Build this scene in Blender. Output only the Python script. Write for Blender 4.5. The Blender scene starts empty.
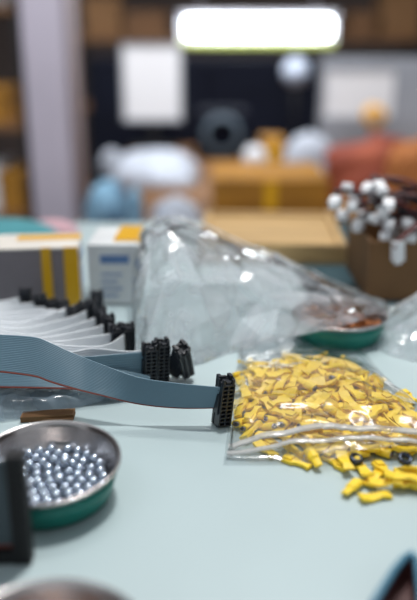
import bpy, bmesh, math, random
from mathutils import Vector, Matrix, Quaternion
F=760.0; PITCH=math.radians(19); CH=0.21
def ray(px,py):
    u=(px-208.5)/F; v=(300-py)/F
    c,s=math.cos(PITCH),math.sin(PITCH)
    return Vector((u, c+v*s, -s+v*c))     # camera depth 1
def T(px,py,z=0.0):
    r=ray(px,py); return Vector((0,0,CH))+r*((z-CH)/r.z)
def D(px,py,d):
    return Vector((0,0,CH))+ray(px,py)*d
def piece_bm(kind):
    """yellow moulded piece, metres"""
    bm=bmesh.new(); mm=.001
    def box(x0,x1,y0,y1,z0,z1,M=None):
        r=bmesh.ops.create_cube(bm,size=1)
        vs=r['verts']
        for v in vs:
            v.co=Vector((x0+(v.co.x+.5)*(x1-x0),y0+(v.co.y+.5)*(y1-y0),z0+(v.co.z+.5)*(z1-z0)))*mm
            if M: v.co=M@v.co
        return vs
    if kind==0:   # paddle with a narrow neck
        pts=[(-8,-3.3),(-2,-3.4),(0,-1.9),(4.5,-1.5),(8,-2.6),(8,2.6),(4.5,1.5),(0,1.9),(-2,3.4),(-8,3.3)]
        a=[bm.verts.new((x*mm,y*mm,-1.0*mm)) for x,y in pts]; b=[bm.verts.new((x*mm,y*mm,1.0*mm)) for x,y in pts]
        bm.faces.new(a[::-1]); bm.faces.new(b)
        for i in range(len(pts)):
            j=(i+1)%len(pts); bm.faces.new((a[i],a[j],b[j],b[i]))
        box(-7.5,-2.5,-2.2,2.2,1.0,2.1)
    elif kind==1: # bent strip
        prof=[(-8,0),(-3,.3),(0,1.4),(3,3.2),(7.5,4.0)]
        w=[3.0,3.1,2.6,2.1,3.1]; L=[]
        for (x,z),ww in zip(prof,w):
            L.append([bm.verts.new((x*mm,-ww*mm,(z-2.2)*mm)),bm.verts.new((x*mm,ww*mm,(z-2.2)*mm)),bm.verts.new((x*mm,ww*mm,(z-.6)*mm)),bm.verts.new((x*mm,-ww*mm,(z-.6)*mm))])
        for p,q in zip(L,L[1:]):
            for i in range(4):
                j=(i+1)%4; bm.faces.new((p[i],p[j],q[j],q[i]))
        bm.faces.new(L[0][::-1]); bm.faces.new(L[-1])
    else:         # hollow sleeve with a tongue
        n=12; R=[]
        for x,ry,rz in ((-5.5,3.3,2.2),(1.5,3.1,2.1),(3.0,2.4,1.0),(8,2.2,.8)):
            R.append([bm.verts.new((x*mm,ry*mm*math.cos(2*math.pi*i/n),rz*mm*math.sin(2*math.pi*i/n))) for i in range(n)])
        inn=[[bm.verts.new((x*mm,2.1*mm*math.cos(2*math.pi*i/n),1.3*mm*math.sin(2*math.pi*i/n))) for i in range(n)] for x in (-5.5,-1)]
        for p,q in zip(R,R[1:]):
            for i in range(n):
                j=(i+1)%n; bm.faces.new((p[i],p[j],q[j],q[i]))
        bm.faces.new(R[-1])
        for i in range(n):
            j=(i+1)%n
            bm.faces.new((R[0][j],R[0][i],inn[0][i],inn[0][j])); bm.faces.new((inn[0][j],inn[0][i],inn[1][i],inn[1][j]))
        bm.faces.new(inn[1][::-1])
    bmesh.ops.recalc_face_normals(bm,faces=bm.faces)
    return bm
SIM=[(0,0,0.0835,0.44401,0.00104,1,0,-0,-0.01),
(0,1,0.10886,0.35862,0.00083,0.93,-0.05,0.16,0.31),
(0,1,0.06864,0.38139,0.00083,0.97,0.03,0.17,-0.17),
(0,0,0.07529,0.42067,0.00104,0.58,-0,-0,0.81),
(0,0,0.08569,0.36566,0.00104,0.38,-0,0,-0.92),
(0,2,0.04119,0.37848,0.00213,0.08,0.9,0.42,0.03),
(0,0,0.11443,0.38357,0.00187,0.03,-0.81,0.58,0.04),
(0,0,0.05192,0.4253,0.00104,1,0,-0,0.05),
(0,1,0.10117,0.4117,0.00083,0.83,0.09,0.14,-0.54),
(0,0,0.04041,0.44187,0.00187,0.05,-0.28,0.96,0.01),
(0,0,0.05506,0.38975,0.00187,0.05,-0.05,1,0),
(0,1,0.07532,0.4625,0.00089,0.61,-0.13,0.1,0.77),
(0,1,0.03621,0.40287,0.0017,0.14,-0.1,-0.98,-0.01),
(0,1,0.07336,0.45052,0.002,0,-0.99,-0.03,-0.1),
(0,2,0.08424,0.39371,0.00228,0.28,-0.04,0.1,0.95),
(0,1,0.09196,0.42893,0.0017,0.14,0.17,-0.97,0.02),
(0,1,0.06646,0.36251,0.0017,0.12,0.47,-0.87,0.07),
(0,0,0.07135,0.38037,0.00383,0.98,0.1,-0.02,0.18),
(0,2,0.09182,0.35571,0.00213,0.03,0.29,0.95,0.08),
(0,0,0.03488,0.40389,0.00523,0.23,0.92,-0.3,-0.09),
(0,0,0.05153,0.43769,0.00104,0.6,-0,0,-0.8),
(0,0,0.08727,0.39989,0.00214,0,-0.98,0.19,0),
(0,2,0.06248,0.40519,0.00213,0.09,-1,0,0.01),
(0,1,0.06713,0.44233,0.00083,0.27,-0.16,0.05,0.95),
(0,1,0.07889,0.42955,0.0017,0.08,0.81,-0.56,0.12),
(0,1,0.08785,0.4199,0.0017,0.14,0.15,-0.98,0.02),
(0,1,0.09545,0.37566,0.0017,0.14,-0.17,-0.98,-0.02),
(0,0,0.03127,0.3704,0.00104,0.49,-0,0,0.87),
(0,2,0.08345,0.47037,0.00228,0,-0.55,0.83,0.11),
(0,0,0.02959,0.42602,0.00104,0.29,-0,0,0.96),
(0,0,0.07669,0.35377,0.00187,0.05,-0.04,1,0),
(0,1,0.09455,0.44766,0.0017,0.09,0.77,-0.62,0.11),
(0,0,0.04924,0.42485,0.00424,0.23,0.04,0.01,0.97),
(0,1,0.09991,0.45822,0.00088,0.67,-0.12,0.11,0.73),
(0,0,0.11025,0.42101,0.00104,0.76,-0,0,-0.65),
(0,1,0.08571,0.45765,0.00193,0.1,0.02,-0,-0.99),
(0,0,0.06574,0.3461,0.00104,0.41,0,0,0.91),
(0,2,0.06136,0.43351,0.00213,0.18,-0.01,0.09,-0.98),
(0,2,0.05357,0.38762,0.00495,0.07,0.14,0.98,-0.08),
(0,0,0.10096,0.42609,0.00436,0.36,-0.3,0.47,-0.74),
(0,1,0.04802,0.36873,0.00083,0.92,0.06,0.16,-0.36),
(0,1,0.06507,0.41121,0.00083,0.03,-0.17,0.01,0.98),
(0,1,0.03552,0.3908,0.00083,0.81,0.1,0.14,-0.57),
(0,0,0.02348,0.40936,0.00263,0.16,0.63,0.75,0.13),
(0,1,0.02783,0.44285,0.00176,0.6,-0.02,0.02,0.8),
(0,1,0.10464,0.44676,0.00165,0.9,0.05,0.21,0.38),
(0,2,0.06944,0.43604,0.00465,0.56,0.06,-0.31,0.76),
(0,2,0.07351,0.44259,0.00507,0.06,-0.04,0.99,0.09),
(0,2,0.06149,0.45878,0.00213,0.61,-0.06,-0.07,0.79),
(0,0,0.05624,0.37897,0.00187,0.05,0.36,0.93,-0.02),
(0,1,0.06764,0.42226,0.00229,0.79,-0.18,0.03,0.58),
(0,0,0.03559,0.39593,0.00385,0.25,0.02,-0.02,0.97),
(0,0,0.0813,0.42044,0.00485,0.01,0.99,0.13,-0.07),
(0,2,0.10196,0.39887,0.00215,0.98,-0.04,0,0.16),
(0,1,0.07647,0.36489,0.002,0,0.89,0.43,0.15),
(0,0,0.06194,0.44483,0.00321,0.5,0.07,-0.04,-0.86),
(0,2,0.08633,0.43519,0.00306,0.09,0.18,-0.98,-0.06),
(0,0,0.12182,0.3573,0.00187,0.04,0.64,0.77,-0.03),
(0,1,0.03377,0.43098,0.00261,0.06,-0.96,0.26,-0.1),
(0,0,0.03784,0.41779,0.0025,0.08,-0.86,-0.5,0.05),
(0,0,0.07378,0.38639,0.00104,0.15,-0,-0,0.99),
(0,1,0.07527,0.47317,0.00261,0.31,0.24,-0.27,-0.88),
(0,0,0.07631,0.3505,0.00438,0.69,0.04,-0.2,0.69),
(0,2,0.03922,0.45608,0.00213,0.02,0.15,0.98,0.09),
(0,2,0.09727,0.36462,0.00213,0.08,0.93,-0.35,-0.04),
(0,2,0.03259,0.37922,0.00399,0.2,0.34,0.92,-0.06),
(0,0,0.0821,0.42721,0.00365,0.13,-0.01,-0.01,-0.99),
(0,1,0.05493,0.38026,0.00561,0.03,-0.12,-0.96,-0.27),
(0,1,0.08695,0.36702,0.00789,0.91,0.1,-0.11,-0.38),
(0,1,0.04664,0.40815,0.00197,0.02,-0.15,0.2,0.97),
(0,1,0.06016,0.43293,0.00507,0.78,-0.1,0.09,0.61),
(0,0,0.07912,0.44971,0.00409,0.04,0.09,-1,0.01),
(0,2,0.07674,0.39193,0.00251,0.3,0.92,-0.24,-0.09),
(0,2,0.09144,0.36226,0.00541,0.86,0.05,-0.03,-0.5),
(0,0,0.03867,0.43581,0.00315,0.23,0.06,-0.14,0.96),
(0,0,0.10011,0.40515,0.00292,0.99,0.09,-0.04,0.04),
(0,2,0.10004,0.39149,0.00238,0.97,-0.07,0.09,0.21),
(0,2,0.02595,0.42074,0.00213,0.95,-0.08,0.03,-0.31),
(0,1,0.06865,0.39922,0.00083,0.13,0.17,0.02,-0.98),
(0,0,0.03312,0.4512,0.00187,0.05,0.16,0.99,-0.01),
(0,0,0.06742,0.46258,0.00213,0.07,0.56,0.83,0.02),
(0,2,0.02326,0.38327,0.00242,0.25,0.89,0.37,0.09),
(0,0,0.10532,0.38104,0.00104,0.92,0,0,-0.39),
(0,1,0.05519,0.39629,0.00145,0.99,-0.01,0.08,0.09),
(0,1,0.06997,0.3425,0.00401,0.74,0.11,0.13,-0.65),
(0,0,0.04843,0.43558,0.00519,0.99,0.03,0.09,0.12),
(0,0,0.08716,0.4647,0.0034,0.05,0.07,-0.97,-0.23),
(0,1,0.09461,0.38731,0.00314,0.47,-0.47,-0.53,0.53),
(0,0,0.06401,0.42528,0.00457,0.28,-0.45,0.82,-0.21),
(0,1,0.01983,0.42754,0.00327,0.98,-0.19,0.01,-0.08),
(0,1,0.08832,0.4137,0.00347,0.22,0.01,-0.12,0.97),
(0,0,0.07355,0.40943,0.00379,0.94,-0.03,0.17,-0.28),
(0,0,0.09693,0.44796,0.00379,0.94,0.03,-0.02,0.34),
(0,1,0.04422,0.3719,0.00365,0.87,-0.05,0.16,0.47),
(0,0,0.07978,0.36609,0.00394,0.93,-0.05,-0.05,-0.36),
(0,2,0.02819,0.39274,0.00397,0.27,-0.08,0,0.96),
(0,0,0.11768,0.38187,0.00368,0.67,0.05,-0.03,0.74),
(0,0,0.03305,0.45237,0.00502,0.05,0.61,0.79,0.02),
(0,2,0.04684,0.41501,0.00221,0.99,-0.04,0.03,-0.13),
(0,1,0.03094,0.4472,0.00773,0.07,-0.54,-0.83,-0.09),
(0,2,0.08282,0.40773,0.00422,0.17,0.96,0.06,-0.2),
(0,0,0.06499,0.38893,0.00516,0.05,-0.85,-0.49,0.17),
(0,0,0.01989,0.41303,0.00367,0.9,-0.04,-0.16,0.41),
(0,0,0.094,0.39907,0.00571,0.12,0.99,0.04,-0.01),
(0,2,0.06732,0.35502,0.00413,0.37,0.03,0.02,-0.93),
(0,1,0.05309,0.41395,0.00386,0.28,-0.05,0.18,0.94),
(0,1,0.12618,0.37446,0.00083,0.87,-0.08,0.15,0.46),
(0,1,0.04531,0.3964,0.00509,0.69,0.01,0.38,0.62),
(0,0,0.06229,0.44224,0.00942,0.27,0.26,-0.74,-0.56),
(0,2,0.05356,0.4626,0.00213,0.07,0.79,-0.61,-0.06),
(0,1,0.09271,0.37866,0.00317,0.48,-0.17,0.08,0.86),
(0,1,0.08958,0.46368,0.00476,0.16,-0.07,-0.18,0.97),
(0,2,0.10055,0.43359,0.00348,0.36,-0.14,0.07,-0.92),
(0,0,0.05579,0.37134,0.00474,0.28,-0.8,0.52,0.03),
(0,1,0.04854,0.45158,0.00395,0.29,0.67,-0.69,0.02),
(0,1,0.07365,0.43545,0.00754,0.09,0.8,-0.57,-0.13),
(0,2,0.11327,0.36981,0.00239,0.17,-0.05,-0.23,0.96),
(0,1,0.0212,0.43925,0.00201,0.74,0.24,-0.01,-0.63),
(0,0,0.04938,0.43414,0.00792,0.55,0.12,0.07,0.82),
(0,1,0.05213,0.39804,0.00474,0.15,0.66,-0.69,0.27),
(0,0,0.07464,0.41642,0.00809,0.93,0.01,0.07,0.37),
(0,0,0.08034,0.45408,0.00598,0.77,0.01,0.04,0.63),
(0,2,0.10854,0.44169,0.00213,0.08,0.92,0.39,0.03),
(0,2,0.05423,0.34667,0.00448,0.78,0.19,-0.04,-0.59),
(0,0,0.08345,0.37445,0.0039,0.17,0.15,0.97,0.03),
(0,2,0.03776,0.38558,0.0047,0.11,0.98,0.13,-0.12),
(0,1,0.06091,0.41305,0.00468,0.88,-0.09,0.23,-0.4),
(0,0,0.10436,0.41289,0.00435,0.01,-0.02,1,0.02),
(0,0,0.05705,0.3535,0.00305,0.11,-0.4,0.91,0.06),
(0,1,0.02233,0.40161,0.00428,0,-0.36,-0.01,0.93),
(0,1,0.07052,0.40055,0.00395,0.03,0.13,0.01,-0.99),
(0,0,0.0855,0.41157,0.00736,0.14,-0.96,0.18,0.16),
(0,1,0.1086,0.36473,0.00257,0.26,-0.22,0.14,0.93),
(0,0,0.05512,0.44607,0.00454,0.13,0.56,-0.81,0.1),
(0,0,0.05639,0.42475,0.00764,0.16,0.02,-0,-0.99),
(0,0,0.09257,0.45987,0.00672,0.09,-0.46,-0.87,-0.14),
(0,1,0.06623,0.37424,0.0062,0.38,-0.89,0.24,0.02),
(0,0,0.09181,0.40099,0.00757,0.91,-0.1,0.05,0.4),
(0,0,0.02111,0.45372,0.00293,0.34,0.88,0.32,0.09),
(0,1,0.08324,0.35551,0.00445,0.23,-0.21,0.02,0.95),
(0,0,0.10003,0.43758,0.00565,0.01,-0.06,0.18,0.98),
(0,0,0.03383,0.43225,0.00518,0.37,0.05,-0.14,0.92),
(0,1,0.05203,0.36425,0.00423,0.27,-0.49,-0.83,-0.03),
(0,1,0.04064,0.40768,0.00503,0.96,-0.2,0.16,-0.05),
(0,1,0.05865,0.39853,0.00445,0.7,0.12,0.11,-0.69),
(0,1,0.11637,0.40186,0.00083,0.89,0.07,0.15,-0.43),
(0,1,0.06603,0.38819,0.00776,0.05,1,-0.03,-0.03),
(0,0,0.08293,0.42785,0.00747,0,-1,-0.05,0.01),
(0,0,0.03461,0.42474,0.00635,0.44,0.06,0.13,-0.89),
(0,0,0.08279,0.39517,0.00519,0.74,0.01,-0.07,-0.67),
(0,2,0.0719,0.45669,0.00732,0.03,-0.63,-0.73,-0.26),
(0,0,0.08592,0.40494,0.00845,0.34,-0.01,0.04,-0.94),
(0,1,0.05354,0.36682,0.00651,0.26,-0.4,-0.88,-0.01),
(0,2,0.07169,0.40414,0.00776,0.04,0.39,-0.92,-0.09),
(0,2,0.1093,0.39565,0.00329,0.11,-0.11,0.04,-0.99),
(0,1,0.06225,0.43374,0.00802,0.98,-0.03,0.1,0.16),
(0,0,0.04185,0.44918,0.00689,0.39,0.52,-0.52,-0.56),
(0,1,0.03566,0.39665,0.00758,0.54,-0.07,-0.03,0.84),
(0,1,0.09597,0.37045,0.00696,0.71,0.08,0.02,-0.7),
(0,1,0.10522,0.35512,0.00365,0.98,-0.02,0.19,-0),
(0,1,0.06854,0.37027,0.00652,0.61,-0.74,-0.08,-0.27),
(0,1,0.0792,0.39491,0.00837,0.01,0.95,-0.26,0.19),
(0,1,0.07887,0.37823,0.01082,0.16,0.13,-0.97,0.08),
(0,0,0.06311,0.41639,0.00775,0.07,0.31,-0.95,-0),
(0,1,0.10819,0.37586,0.00641,0.79,0.13,0.18,-0.58),
(0,0,0.07976,0.43798,0.00708,0.24,-0.25,0.21,-0.91),
(0,0,0.07465,0.47897,0.00305,0.14,-0.36,0.86,-0.33),
(0,1,0.10088,0.37848,0.00575,0.21,0.39,0.67,0.59),
(0,0,0.06407,0.36316,0.0057,0.17,-0.13,-0.09,-0.97),
(0,1,0.05156,0.45383,0.00627,0.29,0.33,-0.9,-0.07),
(0,2,0.01213,0.39924,0.00244,0.7,-0.22,-0.19,0.65),
(0,0,0.10504,0.40937,0.00712,0.03,-0.99,0.1,0.05),
(0,0,0.03442,0.43897,0.00935,0.84,0.06,-0.04,0.53),
(0,2,0.01857,0.38811,0.00234,0.87,-0.12,0.04,0.48),
(0,1,0.01943,0.46021,0.0017,0.13,0.3,-0.94,0.04),
(0,1,0.06426,0.3987,0.00924,0.29,0.31,0.08,-0.9),
(0,1,0.10561,0.40287,0.0062,0.06,-0,-0.01,1),
(0,1,0.07157,0.46326,0.00588,0.02,0.14,-0.99,0.05),
(0,1,0.01541,0.44223,0.00268,0.98,-0.03,-0.02,0.18),
(0,2,0.06432,0.45857,0.00688,0.29,-0.82,0.46,-0.17),
(0,2,0.07375,0.37718,0.00732,0.03,-0.28,-0.96,0.03),
(0,2,0.09273,0.4186,0.00579,0.76,0.09,0.31,0.56),
(0,1,0.08646,0.37915,0.01357,0.01,-0.81,0.55,-0.2),
(0,0,0.03646,0.40899,0.00862,0.09,0.33,0.92,-0.22),
(0,2,0.04286,0.38023,0.00621,0.85,0.04,0.14,0.5),
(0,2,0.05439,0.36884,0.00933,0.98,-0.07,0.11,0.13),
(0,1,0.07884,0.40719,0.0099,0.88,0.14,0.22,0.39),
(0,1,0.11888,0.37498,0.00594,0.5,-0.11,0.05,0.86),
(0,1,0.04628,0.42022,0.00778,0.98,0.07,-0.1,-0.11),
(0,0,0.01862,0.39804,0.00543,0.59,0.19,-0.14,-0.77),
(0,1,0.0526,0.4024,0.0066,0.78,-0.22,0.02,0.58),
(0,2,0.09738,0.39318,0.0079,0.01,0.13,-0.99,-0.07),
(0,2,0.04645,0.46407,0.00363,0.46,-0.14,0.12,0.87),
(0,0,0.06311,0.42219,0.01123,0.03,0.01,0.97,0.24),
(0,1,0.05025,0.38515,0.0079,0.8,-0.13,0.06,0.59),
(0,0,0.08713,0.42944,0.00947,0.62,-0.01,0.01,-0.79),
(0,1,0.04346,0.43458,0.01093,0.97,-0.01,0.12,0.2),
(0,1,0.06347,0.46718,0.00441,0.06,0.26,-0.22,-0.94),
(0,1,0.01363,0.41556,0.00083,0.9,-0.07,0.15,0.39),
(0,0,0.12321,0.42228,0.00104,0.8,0,-0,-0.6),
(0,0,0.10063,0.40161,0.01013,0.31,-0.07,0.05,-0.95),
(0,0,0.06533,0.36763,0.01105,0.09,0.97,-0.2,-0.1),
(0,1,0.0335,0.36912,0.00498,0.98,-0.03,-0.01,-0.2),
(0,0,0.04575,0.41313,0.0075,0.18,0.06,0.96,0.17),
(0,0,0.02539,0.38934,0.00662,0.85,-0.05,-0.09,0.52),
(0,0,0.10975,0.38188,0.00396,0.78,0.05,-0.02,0.63),
(0,0,0.07357,0.39178,0.00866,0.5,-0.8,0.34,-0.03),
(0,1,0.08197,0.36865,0.00796,0.75,-0.3,-0.02,0.59),
(0,0,0.10487,0.42424,0.00533,0.65,-0.13,0.4,-0.63),
(0,0,0.02647,0.46785,0.00274,0.07,-0.42,-0.87,0.24),
(0,2,0.0543,0.4302,0.01114,0.55,0.03,0.04,-0.83),
(0,0,0.04264,0.384,0.0097,0.36,-0.06,-0.03,0.93),
(0,2,0.03712,0.41899,0.00812,0.54,0.68,0.32,0.39),
(0,1,0.09003,0.44239,0.00751,0.22,-0.1,0.22,0.94),
(0,1,0.06927,0.36569,0.00721,0.06,0.07,-0.08,-0.99),
(0,0,0.09519,0.37892,0.0085,0.68,-0.08,0.02,0.73),
(0,1,0.08608,0.41961,0.01228,0.99,0.1,-0.03,-0.04),
(0,1,0.08592,0.40605,0.01268,0.19,-0.57,-0.8,-0.03),
(0,1,0.05421,0.45397,0.00808,0.08,-1,-0.02,0.02),
(0,1,0.11978,0.41755,0.0023,0.54,-0.28,-0.14,0.79),
(0,2,0.0633,0.4054,0.00856,0.33,-0.04,0.17,-0.93),
(0,1,0.1157,0.39831,0.00608,0.41,-0.55,-0.71,0.14),
(0,2,0.0711,0.38824,0.00908,0.94,0.1,0.13,-0.3),
(0,0,0.0655,0.4782,0.00187,0.02,0.93,0.38,-0.05),
(0,0,0.03295,0.47069,0.00222,0.36,-0.09,-0.18,0.91),
(0,0,0.1153,0.37956,0.01004,0.02,0.81,-0.57,0.07),
(0,2,0.08781,0.45484,0.00671,0.84,0.07,0.2,-0.49),
(0,1,0.04492,0.4237,0.01095,0.08,0.8,0.53,0.29),
(0,0,0.04103,0.3975,0.01047,0.09,0.36,-0.92,-0.09),
(0,1,0.08117,0.39785,0.01089,0.79,0.15,0.16,-0.57),
(0,2,0.0792,0.4318,0.01055,0.88,-0.04,0.1,0.46),
(0,0,0.04495,0.35616,0.00327,0.6,0.63,-0.33,-0.37),
(0,0,0.07915,0.38216,0.00723,0.13,0.18,-0.21,0.95),
(0,0,0.09355,0.38252,0.01147,0.07,-0.54,0.83,-0.12),
(0,1,0.0937,0.42754,0.00912,0.27,0.61,-0.75,-0.04),
(0,2,0.1172,0.40913,0.00418,0.13,0.81,-0.56,-0.12),
(0,1,0.02245,0.41432,0.0071,0.66,-0.23,0.04,0.72),
(0,1,0.0041,0.44526,0.00083,0.65,0.13,0.11,-0.74),
(0,1,0.05416,0.47093,0.00486,0.28,0.65,-0.68,0.19),
(0,1,0.01129,0.36769,0.00083,0.97,0.03,0.17,-0.16),
(0,2,0.06008,0.41689,0.01209,0.03,0.42,0.88,0.21),
(0,1,0.04514,0.41066,0.0085,0.28,-0.3,-0.16,0.9),
(0,0,0.08388,0.38717,0.00962,0.12,0.15,-0.34,0.92),
(0,0,0.04304,0.47471,0.00104,0.03,0,-0,-1),
(0,1,0.05546,0.39095,0.01168,0.06,-0.33,-0.94,-0.02),
(0,1,0.09741,0.42455,0.01052,0.49,-0.73,-0.39,0.28),
(0,1,0.07986,0.44865,0.01016,0.15,0.09,-0.98,0.03),
(0,2,0.10479,0.38878,0.00611,0.9,-0.03,-0.09,0.42),
(0,1,0.03062,0.35913,0.00083,0.87,0.08,0.15,-0.46),
(0,1,0.0743,0.42316,0.00981,0.23,-0.47,0.04,0.85),
(0,2,0.05632,0.48488,0.00213,0.99,0.09,-0,-0.12),
(0,2,0.10272,0.36457,0.00538,0.1,0.47,0.88,0.01),
(0,2,0.01734,0.43329,0.00414,0.21,0.12,0.97,-0.07),
(0,0,0.04599,0.34633,0.00104,0.94,-0,0,-0.33),
(0,0,0.02384,0.37484,0.00399,0.24,0.86,0.4,0.19),
(0,1,0.05772,0.44734,0.00784,0.47,-0.07,0.24,-0.85),
(0,0,0.11649,0.36745,0.00804,0.94,0.03,-0.05,0.33),
(0,1,0.06447,0.44017,0.01234,0.42,0.05,0.3,-0.85),
(1,1,0.08234,0.33043,0.00083,0.88,-0.08,0.15,0.45),
(1,0,0.09893,0.32413,0.00187,0.05,0.09,0.99,-0.01),
(1,1,0.10512,0.33748,0.0017,0,0.99,-0.03,0.14),
(1,2,0.07046,0.32202,0.00213,0.04,-0.43,0.9,-0.08),
(1,1,0.04334,0.30443,0.0017,0.13,0.4,-0.91,0.06),
(1,0,0.10635,0.33039,0.00104,0.07,-0,0,1),
(1,1,0.08012,0.31497,0.00083,0.98,-0.02,0.17,0.13),
(1,1,0.10191,0.32196,0.0041,0.01,-0.22,0.01,0.98),
(1,1,0.14267,0.33914,0.00083,0.39,-0.15,0.07,0.91),
(1,1,0.08662,0.32268,0.0039,0.99,0.01,0.1,-0.05),
(1,1,0.07886,0.33455,0.00267,0.65,-0.23,0.14,0.71),
(1,2,0.04095,0.28774,0.00213,0.97,-0.09,-0.01,0.22),
(1,0,0.10136,0.33183,0.00426,0.01,1,0.02,-0),
(1,1,0.09421,0.32346,0.00671,0.98,0.02,0.17,-0.09),
(1,2,0.06571,0.37957,0.01125,0.62,0.58,-0.41,-0.33),
(1,0,0.08889,0.33697,0.00247,0.78,-0.09,-0,-0.62),
(1,1,0.14697,0.34489,0.00083,0.42,-0.15,0.07,0.89),
(1,0,0.10558,0.32941,0.00714,0.18,0.01,0.13,0.97),
(1,0,0.04592,0.31775,0.00187,0.05,0.07,1,-0),
(1,1,0.05475,0.30742,0.0017,0.08,-0.82,-0.55,-0.12),
(1,0,0.15041,0.34203,0.00465,0.07,0.14,0.99,-0.03),
(1,0,0.13614,0.37228,0.00104,0.83,-0,-0,0.56),
(2,0,-0.10099,0.30098,0.00826,0.83,-0.02,-0.17,-0.53),
(2,0,-0.09787,0.31012,0.0063,0.58,-0.18,-0.7,-0.37),
(2,0,-0.09341,0.31351,0.0063,0.98,0.16,-0.02,-0.12),
(2,0,-0.09014,0.32224,0.0063,0.78,-0.21,0.44,-0.39),
(2,0,-0.09878,0.32935,0.00665,0.78,-0.22,-0.56,-0.15),
(2,0,-0.0842,0.29477,0.0063,0.84,0.4,0.31,-0.2),
(2,0,-0.08644,0.2999,0.0063,0.93,0.29,0.07,0.22),
(2,0,-0.08775,0.30534,0.0063,0.83,0.42,0.03,0.37),
(2,0,-0.08817,0.31123,0.0063,0.86,0.48,-0.14,-0.06),
(2,0,-0.08489,0.32421,0.0063,0.76,-0.51,0.35,-0.21),
(2,0,-0.08922,0.32777,0.0063,0.89,0.15,-0.33,0.27),
(2,0,-0.08646,0.33872,0.00652,0.54,-0.84,0.06,-0.01),
(2,0,-0.07882,0.29321,0.0063,0.86,0.51,-0.01,0.01),
(2,0,-0.08002,0.29868,0.0063,0.84,0.46,0.27,-0.11),
(2,0,-0.07937,0.30848,0.0063,0.96,0.14,0.23,-0.05),
(2,0,-0.08213,0.31336,0.0063,0.96,0.19,-0.15,0.13),
(2,0,-0.08363,0.31876,0.0063,0.89,0.34,-0.3,-0.05),
(2,0,-0.08298,0.32947,0.0063,0.79,-0.36,-0.5,-0.06),
(2,0,-0.08102,0.34065,0.00665,0.36,-0.92,0.12,-0.14),
(2,0,-0.07324,0.29274,0.0063,0.84,0.49,0.24,0.03),
(2,0,-0.0768,0.30329,0.0063,0.9,0.06,-0.12,0.41),
(2,0,-0.07379,0.30801,0.0063,0.95,0.18,0.22,-0.16),
(2,0,-0.07618,0.31308,0.0063,0.94,0.3,-0.15,0.06),
(2,0,-0.07412,0.32234,0.0063,0.94,-0.04,0.11,0.31),
(2,0,-0.0736,0.32792,0.0063,0.92,-0.39,0,0.04),
(2,0,-0.07227,0.34052,0.00665,0.32,-0.76,0.23,-0.52),
(2,0,-0.06377,0.29265,0.00646,0.71,0.52,0.41,-0.26),
(2,0,-0.06911,0.29652,0.0063,0.42,0.8,0.22,0.38),
(2,0,-0.06822,0.30849,0.0063,0.97,0.05,0.18,-0.12),
(2,0,-0.07224,0.31707,0.0063,0.45,0.09,-0.67,-0.58),
(2,0,-0.068,0.32791,0.0063,0.4,-0.81,0.18,0.4),
(2,0,-0.0669,0.3334,0.0063,0.43,-0.84,0.3,-0.15),
(2,0,-0.06188,0.33586,0.00658,0.1,0.21,0.97,-0.04),
(2,0,-0.06002,0.3033,0.0063,0.85,-0.15,0.46,-0.2),
(2,0,-0.06262,0.30826,0.0063,0.95,0.07,0.02,-0.3),
(2,0,-0.06111,0.31365,0.0063,0.91,0.19,0.28,-0.25),
(2,0,-0.05821,0.32399,0.0063,0.59,-0.64,0.46,0.19),
(2,0,-0.0627,0.3297,0.0063,0.85,-0.5,0.13,0.07),
(2,0,-0.05106,0.31006,0.00665,0.71,-0.26,0.66,-0.04),
(2,0,-0.05551,0.31344,0.0063,0.93,0.1,0.28,0.21),
(2,0,-0.05299,0.32196,0.0063,0.78,-0.19,0.58,-0.13),
(2,0,-0.09643,0.29832,0.00639,0.73,0.25,0.64,-0.02),
(2,0,-0.10191,0.30626,0.00665,0.81,0.57,-0.16,-0.03),
(2,0,-0.10302,0.31229,0.0066,0.68,0.15,-0.32,-0.64),
(2,0,-0.09971,0.32384,0.0063,0.65,-0.46,-0.56,-0.21),
(2,0,-0.09355,0.33132,0.0063,0.71,0.4,0.47,-0.35),
(2,0,-0.09216,0.29469,0.0063,0.61,0.01,-0.78,-0.15),
(2,0,-0.09181,0.30149,0.0063,0.59,-0.38,-0.08,-0.71),
(2,0,-0.09271,0.30795,0.0063,0.41,-0.12,-0.85,-0.29),
(2,0,-0.08418,0.30856,0.00918,0.55,0.49,0.26,0.62),
(2,0,-0.08887,0.31679,0.0063,0.21,0.65,-0.71,-0.15),
(2,0,-0.0873,0.33303,0.0063,0.56,-0.3,0.56,-0.52),
(2,0,-0.09162,0.33656,0.00673,0.45,0.29,-0.84,-0.1),
(2,0,-0.08277,0.28925,0.00657,0.16,0.76,-0.44,-0.45),
(2,0,-0.07445,0.29821,0.0063,0.12,-0.1,0.9,-0.41),
(2,0,-0.08238,0.30376,0.0063,0.71,0,-0.66,0.25),
(2,0,-0.07805,0.31836,0.0063,0,-0.68,0.73,-0.02),
(2,0,-0.07928,0.32463,0.0063,0.36,-0.72,0.49,0.32),
(2,0,-0.07781,0.33162,0.0063,0.95,-0.32,-0.01,0.04),
(2,0,-0.08213,0.33517,0.0063,0.3,-0.04,-0.89,-0.34),
(2,0,-0.07644,0.28817,0.00682,0.06,-0.39,0.83,0.4),
(2,0,-0.0712,0.30296,0.0063,0.3,-0.16,0.92,-0.2),
(2,0,-0.07135,0.31225,0.00902,0.44,-0.69,0.47,0.33),
(2,0,-0.06861,0.32133,0.0063,0.07,0.79,-0.58,0.2),
(2,0,-0.07081,0.32485,0.01006,0.76,0.42,0.17,0.46),
(2,0,-0.0725,0.33341,0.0063,0.29,-0.96,0.05,0.03),
(2,0,-0.0767,0.33711,0.0063,0.49,0.47,-0.73,0.04),
(2,0,-0.06854,0.28972,0.00665,0.68,-0.4,-0.61,-0.05),
(2,0,-0.06378,0.29824,0.0063,0.74,-0.36,0.48,0.31),
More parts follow.
